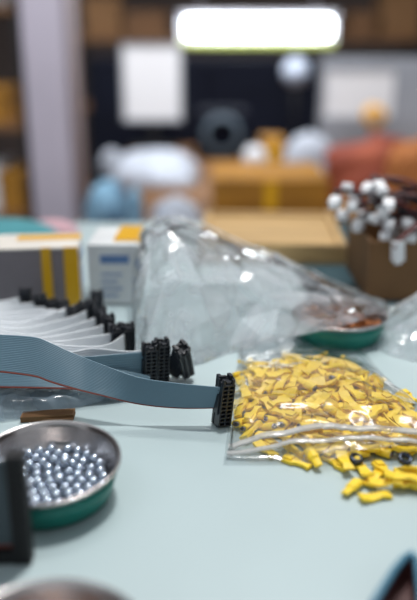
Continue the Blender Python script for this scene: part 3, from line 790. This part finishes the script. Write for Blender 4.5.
# tall crumpled bag
def tent(name,label,front,ridge,back,seed,m,amp=.006,f0=95,nu=80,nv=60,belly=.12,npts=330,jit=.0024):
    cr=Crumple(seed,f0,5); cr2=Crumple(seed+9,f0*1.1,5)
    n=len(front)
    F_=catmull(front,nu+1); R_=catmull(ridge,nu+1); B_=catmull(back,nu+1)
    rr=random.Random(seed*7)
    def f(u,v,jit=0):
        i=min(nu,int(round(u*nu)))
        if v<.6: q=v/.6; p=F_[i].lerp(R_[i],q); p=p+Vector((0,-belly*.12*math.sin(PI*q),belly*.18*math.sin(PI*q)*(R_[i].z/.07)))
        else: p=R_[i].lerp(B_[i],(v-.6)/.4)
        e=max(.08,min(1,v/.12,(1-v)/.1,u/.05,(1-u)/.05)); a=p.x+p.y*.3; b=p.z*1.1+p.y
        g1=tri(6.283*(u*3.3+.7*v+.2*math.sin(u*6))); g2=tri(6.283*(2.3*v-4.2*u+1)); g3=tri(6.283*(9*u+5*v))
        q=p+Vector((cr2(a,b)*amp*.3,cr(a,b)*amp*.35-amp*(.55*g1+.3*g2+.12*g3),abs(cr2(b,a))*amp*.25+amp*.15*g2))*e+Vector((rr.uniform(-1,1),rr.uniform(-1,1),rr.uniform(-1,1)))*jit*e
        q.z=max(q.z,.0006); return q
    pts=[Vector((x,y)) for x in (0,1) for y in (0,1)]+[Vector((k/16,y)) for k in range(1,16) for y in (0,1)]+[Vector((x,k/8)) for k in range(1,8) for x in (0,1)]
    while len(pts)<npts:
        u_=rr.random(); v_=rr.random(); pts.append(Vector((u_,v_)))
    res=delaunay_2d_cdt(pts,[],[],0,1e-6); bm=NB(); vs=[bm.verts.new(f(q.x,q.y,jit)) for q in res[0]]
    for fc_ in res[2]: bm.faces.new([vs[k] for k in fc_])
    if True:
        o=obj(name,bm,m,smooth=False); edge_=[f(k/60,.6) for k in range(61)]; obj('ridge_outline',tube(NB(),edge_,.0007,6),'zip',o,smooth=True); return tag(o,label,'plastic bag')  # white tube added along the ridge to draw its bright outline
    bm=NB(); grid(bm,f,nu,nv); o=obj(name,bm,m,smooth=True); return tag(o,label,'plastic bag')
def Z(px,py,Y): return P(px,py,Y)
tent('plastic_bag','tall crumpled milky plastic bag standing behind the connectors, sloping down to the right',
  [T(136,362),T(160,370),T(195,366),T(235,353),T(288,338,.012),T(345,326,.0215),T(386,309,.016)],
  [Z(133,262,.60),Z(148,224,.60),Z(172,217,.60),Z(225,236,.60),Z(285,258,.60),Z(335,283,.60),Z(388,306,.60)],
  [T(133,290),T(150,285),T(190,282),T(240,284),T(290,289),T(340,294),T(389,304)],4,'milky',amp=.015,f0=55)
tent('plastic_bag','smaller milky plastic bag rising at the right edge beside the far dish',
  [T(361,343),T(385,354),T(412,362),T(450,368)],[Z(364,337,.52),Z(384,318,.54),Z(410,297,.55),Z(450,272,.55)],[T(372,330),T(395,318),T(420,312),T(450,310)],8,'milky',amp=.004,f0=130,nu=50,nv=36,belly=.08,npts=200,jit=.001)
# flat bag lying under the cables
def flatf(front,back,h,seed,nu=60,nv=30,f0=150):
    cr=Crumple(seed,f0,7); F_=catmull(front,nu+1); B_=catmull(back,nu+1)
    def f(u,v):
        p=F_[int(round(u*nu))].lerp(B_[int(round(u*nu))],v); e=min(1,u/.03,(1-u)/.25,v/.2,(1-v)/.15)
        return Vector((p.x,p.y,.0008+max(0,e)**.6*(h+.0025*cr(p.x,p.y))))
    bm=NB(); grid(bm,f,nu,nv); return bm
o=obj('plastic_bag',flatf([T(-30,424),T(0,423),T(50,415),T(104,402)],[T(-30,392),T(0,392),T(60,390),T(112,396)],.007,5),'sheet',smooth=True)
tag(o,'flat bluish plastic bag lying on the bench under the ribbon cables','plastic bag')
# kraft scraps under that bag
a=T(22,423); b=T(72,420); bm=NB()
for k in range(26):
    p=a.lerp(b,k/25); box(bm,p.x-.0008,p.x+.0008,p.y,p.y+.008,.0003,.0035)
box(bm,a.x-.001,b.x+.001,min(a.y,b.y)+.001,a.y+.008,.0004,.002)
tag(obj('corrugated_card',bm,'kraft'),'small brown corrugated cardboard scrap behind the dish of balls','cardboard')
p=T(20,402); tag(obj('paper_slip',bx(p.x-.05,p.x+.03,p.y,p.y+.025,.010,.0108),'kraft',bevel=.0002),'brown paper slip lying on the bluish bag under the cables','paper')
# dark items inside tall bag
for px,py,yw,lab in ((176,386,.9,'left'),(187,387,.4,'right')):
    t=thing('loose_connector','loose black connector lying behind the front cable in the tall bag, %s of two'%lab,'connector',T(px,py)+Vector((0,.012,.0035)),yw)
    c=place_connector(t,(0,0,0),yaw=0); c.rotation_euler=(.5,-.35,0)
# ---------------------------------------------------------------- near black connector and scoop
p=T(30,558); t=thing('wide_connector','large blurred black connector with wide dark ribbon, standing in front of the ball dish','connector',(p.x-.0005,p.y-.001,0),.05)
b=NB(); box(b,-.0052,.0022,-.004,.003,.0003,.052); box(b,-.05,-.005,-.0035,.003,.0003,.0062); 
for k in range(14): box(b,-.0045,-.0005,-.0047,-.004,.003+k*.0034,.0048+k*.0034)
obj('housing',b,'deep',t,bevel=.0004)
tops=[Vector((-.0045,0,.0485)),Vector((-.02,.0,.0485)),Vector((-.045,-.002,.048)),Vector((-.07,-.006,.047))]; bots=[Vector((q.x,q.y,.0065)) for q in tops]
mn,rd=ribbon_mesh(tops,bots,30,.0006,30); obj('ribbon',mn,'dark',t,smooth=True)['label']='dark grey wide ribbon'; obj('edge_wire',rd,'red',t,smooth=True)['label']='red edge wire'
# scoop bottom right
t=thing('scoop','dark pointed scoop with blue-grey rim poking in at the bottom right corner','scoop',(0,0,0))
out=[T(x,y,.012) for x,y in ((368,612),(380,592),(394,570),(404,558),(412,553),(417,560),(421,590),(424,625))]
c=sum(out,Vector())/len(out); n=len(out); dn=[]
bm=NB(); A=[bm.verts.new(p) for p in out]; Bv=[bm.verts.new(Vector((c.x+(p.x-c.x)*.8,c.y+(p.y-c.y)*.9,.0004))) for p in out]
A2=[bm.verts.new(c+(p-c)*.93+Vector((0,0,0))) for p in out]; B2v=[bm.verts.new(Vector((c.x+(p.x-c.x)*.72,c.y+(p.y-c.y)*.82,.0016))) for p in out]
for i in range(n):
    j=(i+1)%n; bm.faces.new((Bv[i],Bv[j],A[j],A[i])); bm.faces.new((A[i],A[j],A2[j],A2[i])); bm.faces.new((A2[i],A2[j],B2v[j],B2v[i]))
bm.faces.new(Bv[::-1]); bm.faces.new(B2v); obj('shell',bm,'scoop',t,smooth=False,bevel=.0005)
obj('rim',tube(NB(),out+[out[0]],.0015,8),'scoopedge',t,smooth=True)['label']='blue-grey rim'
# ---------------------------------------------------------------- cartons and things on the bench
cc=T(83,312); t=thing('carton','grey carton with two yellow tape bands, behind the ribbon cables','carton',(cc.x-.002,cc.y,.0003),.10)
Hc=P(83,248,cc.y).z
obj('carton_body',bx(-.22,0,0,.045,0,Hc-.0008),'card',t,bevel=.001)
obj('lid',bx(-.221,.001,-.001,.046,Hc-.0008,Hc+.0007),'cardtop',t,bevel=.0003)['label']='pale lid'
for x0,x1 in ((-.028,-.0205),(-.0105,.0012)): obj('tape_band',bx(x0,x1,-.0018,-.0002,0,Hc+.0008),'tape',t)
obj('tape_band',bx(-.05,.0015,.025,.04,Hc+.0007,Hc+.0012),'tape',t)
obj('side_label',bx(.0002,.0011,  .004,.044,0,Hc-.004),'cardw',t)['label']='white printed side'
b=NB(); box(b,.0011,.0015,.010,.040,Hc-.014,Hc-.008); 
for k in range(3): box(b,.0011,.0015,.01,.036,Hc-.024-k*.006,Hc-.0225-k*.006)
obj('blue_print',b,'blueprint',t)
cc=T(86,307); t=thing('carton','white printed carton with a yellow edge, between the grey carton and the tall bag','carton',(cc.x+.001,cc.y+.004,.0003),-.02)
wx=P(136,300,cc.y).x-cc.x; Hd=P(100,246,cc.y).z
obj('carton_body',bx(0.0015,wx,0,.06,0,Hd),'cardw',t,bevel=.001); obj('lid_tape',bx(.022,wx+.001,.01,.061,Hd,Hd+.0012),'tape',t)
b=NB(); box(b,.012,wx-.006,-.0006,0,Hd-.016,Hd-.009)
for k in range(4): box(b,.012,wx-.012-.004*(k%2),-.0005,0,Hd-.026-k*.006,Hd-.0245-k*.006)
obj('blue_print',b,'blueprint',t)
MZ=.0012
t=obj('dark_sheet',bx(.085,.62,.598,.895,.0002,MZ),'sheetteal',bevel=.0004); tag(t,'dull teal sheet lying at the rear of the bench under the wooden tray','mat')  # thin dark teal sheet covering the right rear of the bench
# pale wooden tray and kraft box on bench
p=T(346,266); q=T(200,266)
t=thing('wooden_tray','pale yellow wooden tray lying behind the tall plastic bag','tray',(p.x,p.y,MZ+.0002),-.05)
obj('tray_base',bx(-.145,0,0,.15,0,.004),'wood',t)
for a_ in ((-.145,0,0,.008),(-.145,0,.142,.15),(-.145,-.137,.008,.142),(-.008,0,.008,.142)): obj('tray_side',bx(*a_,.004,.02),'wood',t,bevel=.001)
obj('board',bx(-.137,-.008,.008,.142,.0042,.016),'wood',t,bevel=.0006)
p=T(366,302)
t=thing('kraft_box','open brown cardboard box at the right edge holding the wire bundle','box',(p.x,p.y,MZ+.0002),.0)
hz=P(366,243,p.y).z
for a_ in ((0,.16,0,.003),(0,.16,.097,.10),(0,.003,.003,.097),(.157,.16,.003,.097)): obj('box_side',bx(*a_,0,hz),'kraft',t,bevel=.0005)
obj('box_base',bx(.003,.157,.003,.097,0,.002),'kraft',t)
# wire harness: white plugs on dark wires
bx0=Vector((p.x,p.y,0))
spots=[(337,199),(348,190),(352,206),(345,214),(357,197),(362,212),(360,222),(370,186),(378,184),(374,197),(384,194),(382,208),(388,202),(397,198),(402,206),(376,220),(390,222),(385,236),(396,230),(406,222),(414,228),(398,252),(412,238)]
for i,(px,py) in enumerate(spots):
    bot=px in(398,); e=P(px,py,.597 if bot else .62+R.uniform(-.012,.03))
    dr=Vector((R.uniform(-.7,.1) if not bot else .05,-.6 if not bot else -.1,R.uniform(-.7,.5) if not bot else -1)).normalized()
    end=bx0+Vector((.10+R.uniform(-.02,.03),.05+R.uniform(-.03,.03),hz-.002+R.uniform(-.02,.0)))
    lab='white plug on a dark wire hanging lowest over the brown box' if bot else 'white plug on a dark wire in the bundle above the brown box'
    t=thing('wire_lead',lab,'wire',e,0,None if bot else 'plugged wires on the brown box')
    q=dr.to_track_quat('X','Z').to_matrix().to_4x4()
    b=NB(); box(b,-.001 if not bot else -.009,.0075,-.0043,.0043,-.0036,.0036); box(b,.007,.010,-.0028,.0028,-.002,.002)
    for v in b.verts: v.co=q@v.co
    obj('plug',b,'plug',t,bevel=.0005)
    st=-dr*.001; en=end-e; md=st.lerp(en,.45)+Vector((0,0,(.034 if bot else .018)+R.uniform(-.008,.01)))
    for k in range(2):
        o_=Vector((0,.0014*(2*k-1),.0006)); pts=catmull([st+o_,st-dr*.008+o_,md+o_*2,en+o_],14)
        obj('wire',tube(NB(),pts,.0015,6),'wirered' if (i+k)%2 else 'wireblack',t,smooth=True)
# cloths at bench rear left
def mound(name,label,cat,c,rx,ry,h,m,seed,f0=40,amp=.25,pw=2.2):
    cr=Crumple(seed,f0,6); bm=NB(); n=40; rings=[]
    for j in range(14):
        s=j/13; row=[]
        for i in range(n):
            a=2*PI*i/n; rr=(1-s**pw)**.5 if j<13 else 0.001
            k=1+amp*cr(math.cos(a)*rx+seed,math.sin(a)*rx+s*h); row.append(bm.verts.new(Vector((rx*rr*k*math.cos(a),ry*rr*k*math.sin(a),h*s*(1+amp*cr(s*rx,a*rx*.2))))))
        rings.append(row)
    for a,b in zip(rings,rings[1:]):
        for i in range(n): bm.faces.new((a[i],a[(i+1)%n],b[(i+1)%n],b[i]))
    bm.faces.new(rings[0]); o=obj(name,bm,m,smooth=True); o.location=c; return tag(o,label,cat)
mound('cloth','teal cloth heaped at the left rear corner of the bench','cloth',T(-5,246)+Vector((0,.03,.0005)),.06,.04,.022,'teal',2)
mound('cloth','small pinkish crumpled cloth behind the grey carton','cloth',T(48,240)+Vector((0,.03,.0005)),.028,.02,.016,'pink',3)
# ---------------------------------------------------------------- room behind
def bgb(bm,px0,py0,px1,py1,Y,th):
    a=P(px0,py0,Y); b=P(px1,py1,Y); return box(bm,a.x,b.x,Y,Y+th,b.z,a.z)
# column
a=P(26,110,1.75); b=P(69,110,1.75); t=thing('column','tall grey-mauve square column behind the bench at the left','column',((a.x+b.x)/2,1.80,-.75))
w=(b.x-a.x)/2; obj('shaft',bx(-w,w,-.05,.05,0,2.6),'column',t,bevel=.008); obj('side_face_strip',tube(NB(),[(w+.014,-.02,0),(w+.014,-.02,2.6)],.012,12),'column2',t,smooth=True)['label']='pale tube standing in for its lit right face'  # pale tube added in place of the column's lit right face
obj('base_plate',bx(-w-.03,w+.03,-.08,.08,0,.01),'column',t)
# dark cabinet
Yc=2.85; a=P(86,58,Yc); b=P(322,175,Yc)
t=thing('cabinet','wide dark navy cabinet across the background under the lamp','cabinet',((a.x+b.x)/2,Yc+.2,-.75)); w=(b.x-a.x)/2; zt=a.z+.75
obj('cabinet_body',bx(-w,w,-.18,.2,.08,zt),'navy',t,bevel=.006); obj('plinth',bx(-w+.02,w-.02,-.15,.2,0,.08),'deep',t)
for s in (-1,1):
    d=obj('door',bx(min(0,s*w)+.004,max(0,s*w)-.004,-.2,-.18,.1,zt-.01),'navy',t,bevel=.003); obj('handle',bx(s*.04-.005,s*.04+.005,-.22,-.2,zt-.5,zt-.35),'steel',d)
# white sheets
def panel(name,label,cat,px0,py0,px1,py1,Y,m,th=.012,frame=None,floor=False):
    a=P(px0,py0,Y); b=P(px1,py1,Y); t=thing(name,label,cat,((a.x+b.x)/2,Y,b.z)); w=(b.x-a.x)/2; h=a.z-b.z
    obj('sheet',bx(-w,w,0,th,0,h),m,t,bevel=.002)
    if frame: 
        for q in ((-w-.008,-w,0,h),(w,w+.008,0,h),(-w-.008,w+.008,-.008,0),(-w-.008,w+.008,h,h+.008)): obj('frame_side',bx(q[0],q[1],-.004,th,q[2],q[3]),frame,t)
    return t
panel('whiteboard','white panel hung at the upper left on the dark cabinet','board',123,46,180,119,2.62,'white',frame='greypanel')
tt=thing('panel_stand','slim dark post behind the white panel','stand',(P(152,60,2.66).x,2.64,B2+.0005)); obj('post',bx(-.012,.012,-.0,.02,0,P(152,60,2.66).z-B2),'deep',tt); obj('foot',bx(-.08,.08,-.02,.04,0,.01),'deep',tt)
panel('whiteboard','pale notice board at the upper right of the background','board',326,70,392,117,2.3,'white',frame='greypanel')
panel('partition','grey partition panel behind the pale notice board','partition',322,58,470,175,2.45,'greypanel',th=.02)
# lamp
Yl=3.0; a=P(186,18,Yl); b=P(330,37,Yl); lc=Vector(((a.x+b.x)/2,Yl,(a.z+b.z)/2)); hw=(b.x-a.x)/2; hh=(a.z-b.z)/2
t=thing('tube_lamp','glowing white tube lamp hanging over the dark cabinet','lamp',lc)
b_=NB(); 
for k in range(1): tube(b_,[(-hw,0,0),(hw,0,0)],hh,20)
obj('tube',b_,'lamp',t,smooth=True)['label']='glowing white tube'
obj('reflector',bx(-hw-.03,hw+.03,-.01,.09,hh+.002,hh+.022),'lampbody',t,bevel=.003)
obj('back_plate',bx(-hw-.03,hw+.03,hh+.01,.09,-hh-.03,hh+.0),'lampbody',t,bevel=.003)
obj('lower_rail',bx(-hw-.02,hw+.02,-.0,.08,-hh-.035,-hh-.012),'lime',t,bevel=.003)['label']='yellow-green rail along the lower edge'
for s in (-1,1): obj('rod',tube(NB(),[(s*hw*.8,.04,hh+.02),(s*hw*.8,.04,1.4)],.004,8),'lampbody',t,smooth=True)
# small lamp head on post
p=P(296,72,2.6); t=thing('inspection_lamp','small pale round lamp head on a stalk at the right of the dark cabinet','lamp',(p.x,2.6,B2+0.0))
t.location.z=-.15
obj('stalk',tube(NB(),[(0,0,.0),(0,0,p.z+.15)],.005,8),'deep',t,smooth=True); b=lathe(NB(),[(0,-.01),(.03,-.012),(.046,0),(.03,.02),(0,.03)],28)
for v in b.verts: v.co=Vector((v.co.x,-v.co.z-.0,v.co.y+p.z+.15))
obj('lamp_head',b,'bulb',t,smooth=True); obj('base',lathe(NB(),[(0,0),(.05,0),(.045,.012),(0,.014)],24),'greypanel',t,smooth=True)
# round machine ring and roll
p=P(222,150,2.4); t=thing('machine','dark machine with a round grey ring front before the dark cabinet','machine',(p.x,2.4,B2+.003))
w=.085; h=P(222,112,2.4).z-B2
obj('housing',bx(-w,w,0,.16,0,h),'navy',t,bevel=.015)
b=lathe(NB(),[(.044,-.01),(.062,-.012),(.062,.01),(.044,.01),(.044,-.01)],40)
for v in b.verts: v.co=Vector((v.co.x,v.co.z-.012,v.co.y+h-.070))
obj('ring',b,'scoopedge2',t,smooth=True)['label']='grey ring'
p=P(255,158,2.1); t=thing('paper_roll','white round roll standing right of the dark machine','roll',(p.x,2.1,B2)); 
b=lathe(NB(),[(.008,-.03),(.031,-.03),(.031,.03),(.008,.03),(.008,-.03)],28); zz=p.z-B2
for v in b.verts: v.co=Vector((v.co.x,v.co.z,v.co.y+zz))
obj('roll',b,'white',t,smooth=True); obj('roll_stand',bx(-.008,.008,-.03,.03,0,zz-.02),'greypanel',t); obj('foot',bx(-.04,.04,-.04,.04,0,.006),'greypanel',t)
# sacks, rags
def on(px,py,Y): q=P(px,py,Y); return Vector((q.x,Y,B2+.0005))
def mh(py,Y): return P(200,py,Y).z-B2
mound('sack','large white crumpled sack in the left middle background','sack',on(155,160,2.0),.125,.10,mh(152,2.0),'offwhite',5,30)
mound('sack','small white sack between the column and the large white sack','sack',on(112,160,2.12),.035,.03,mh(160,1.95),'offwhite',6,30)
mound('rag','blue and dark rag heap beside the column','rag',on(108,200,1.5),.052,.05,mh(185,1.5),'blue',7,50)
mound('rag','pale blue-grey crumpled film heap in front of the white sack','rag',on(175,200,1.45),.055,.04,mh(196,1.45),'offwhite',9,60)
mound('rag','pale blue cloth right of the blue rag heap','rag',on(134,200,1.40),.020,.02,mh(192,1.42),'blue',12,60)
mound('rust_cloth','reddish-brown cloth bundle at the right above the plugs','cloth',on(368,160,1.78),.095,.05,mh(136,1.78),'rust',14,35,.3,pw=9)
mound('orange_cloth','orange-brown cloth bundle at the right edge','cloth',on(432,160,1.58),.09,.05,mh(136,1.55),'orange',15,35,.3,pw=9)
mound('sack','small white bag left of the reddish cloth bundle','sack',on(308,160,1.95),.065,.05,mh(138,1.95),'offwhite',17,40,pw=5)
# ochre cartons on the low table
for (x0,y0,x1,Y,lab,th) in ((212,180,330,1.5,'wide ochre cardboard carton behind the tall plastic bag',.2),(262,140,285,2.2,'small brown carton behind the white bag in the middle',.1),(345,215,375,1.35,'brown carton low at the right behind the tray',.12)):
    a=P(x0,y0,Y); b=P(x1,y0,Y); t=thing('cardboard_carton',lab,'carton',((a.x+b.x)/2,Y,B2)); w=(b.x-a.x)/2; h=a.z-B2
    obj('carton_body',bx(-w,w,0,th,0,h),'ochre',t,bevel=.002); obj('flap',bx(-w,w,-.0015,.0,h-.05,h),'ochre',t); obj('flap',bx(-w,w,th,th+.03,h-.003,h),'ochre',t)
    obj('tape_strip',bx(-.012,.012,-.0025,-.0015,h-.06,h-.003),'tape',t)
# yellow roll on the partition
p=P(374,116,2.2); b=lathe(NB(),[(.014,-.02),(.032,-.02),(.032,.02),(.014,.02),(.014,-.02)],28)
t=thing('tape_roll','yellow tape roll on a post before the grey partition','tape',(p.x,2.2,B2)); zz=p.z-B2
for v in b.verts: v.co=Vector((v.co.x,v.co.z,v.co.y+zz))
obj('roll',b,'yellowroll',t,smooth=True); obj('post',bx(-.006,.006,-.006,.006,0,zz-.03),'deep',t)
# shelving left of column and brown upper shelf
def shelf(label,px0,px1,Y,zs,ztop,items):
    a=P(px0,100,Y).x; b=P(px1,100,Y).x; t=thing('shelf_rack',label,'shelf',((a+b)/2,Y,-.75)); w=(b-a)/2
    for sx in (-1,1):
        for yy in (0,.28): obj('upright',bx(sx*w-.012,sx*w+.012,yy,yy+.024,0,ztop+.75),'deep',t)
    for z in zs: obj('shelf_board',bx(-w,w,0,.30,z+.75,z+.77),'brown',t)
    for (pa,pb,z,h,m,lab) in items:
        x0=P(pa,100,Y).x; x1=P(pb,100,Y).x; q=thing('storage_box',lab,'box',((x0+x1)/2,Y+.02,z+.0205)); ww=(x1-x0)/2
        obj('box_body',bx(-ww,ww,0,.2,0,h),m,q,bevel=.003); obj('lid',bx(-ww-.004,ww+.004,-.004,.204,h-.02,h+.002),m,q)
shelf('dark shelf rack at the left edge behind the column',-60,24,2.3,(-.62,-.32,-.05,.28),.6,
  [(-10,14,-.32,.12,'ochre','ochre box on the lower shelf at the left edge'),(-20,4,-.05,.10,'ochre','ochre box on the middle shelf at the left edge'),(-30,0,.28,.2,'greypanel','grey box on the upper shelf at the left edge'),(-40,-12,-.32,.14,'white','white box on the lower shelf at the left edge')])
shelf('tall brown shelf rack behind the dark cabinet',78,420,3.6,(-.5,-.1,.20),.75,
  [(88,122,.20,.16,'kraft','brown box on the high shelf, next to the column'),(126,168,.20,.10,'brown','dark brown low box on the high shelf left of the lamp'),(345,372,.20,.10,'brown','brown box on the high shelf right of the lamp'),(378,415,.20,.18,'kraft','tall brown box on the high shelf at the right end')])
# ---------------------------------------------------------------- light
w=bpy.data.worlds.new('w'); sc.world=w; w.use_nodes=True; w.node_tree.nodes['Background'].inputs[0].default_value=(.88,.94,1.0,1); w.node_tree.nodes['Background'].inputs[1].default_value=.41
def area(loc,tgt,sx,sy,e,col=(1,1,1),spread=PI):
    l=bpy.data.lights.new('key_fill_light','AREA'); l.shape='RECTANGLE'; l.size=sx; l.size_y=sy; l.energy=e; l.spread=spread; l.color=col
    o=bpy.data.objects.new('key_fill_light',l); COL.objects.link(o); o.location=loc; o.rotation_euler=(Vector(tgt)-Vector(loc)).to_track_quat('-Z','Y').to_euler(); return o
area((.12,.66,1.3),(.05,.42,0),.15,.08,12,(1,.98,.96))
area((.25,1.35,1.55),(0,.4,0),.9,.18,9,(1,.97,.93))
area((-.9,.2,1.5),(0,.45,0),.9,.3,1.2,(.9,.95,1))
area((-.3,2.0,1.6),(-.1,3.0,-.1),2,.5,24,(1,.98,.96),1.7)  # unseen fill light added to brighten the background
area((-.5,1.1,1.6),(-.30,2.1,-.1),.6,.2,4.5,(.9,.95,1),1.2)  # added fill for the column front, no real fixture
# ---------------------------------------------------------------- camera
cam=bpy.data.cameras.new('camera'); co=bpy.data.objects.new('camera',cam); COL.objects.link(co); sc.camera=co
co.location=(0,0,CH); co.rotation_euler=(PI/2-PITCH,0,0)
cam.sensor_fit='VERTICAL'; cam.sensor_height=36; cam.lens=F/600*36; cam.clip_start=.01
cam.dof.use_dof=True; cam.dof.focus_distance=.437; cam.dof.aperture_fstop=3.2
sc.view_settings.view_transform='Standard'; sc.view_settings.look='None'; sc.view_settings.exposure=0; sc.view_settings.gamma=1
sc.cycles.transparent_max_bounces=24; sc.cycles.max_bounces=10; sc.cycles.use_denoising=True
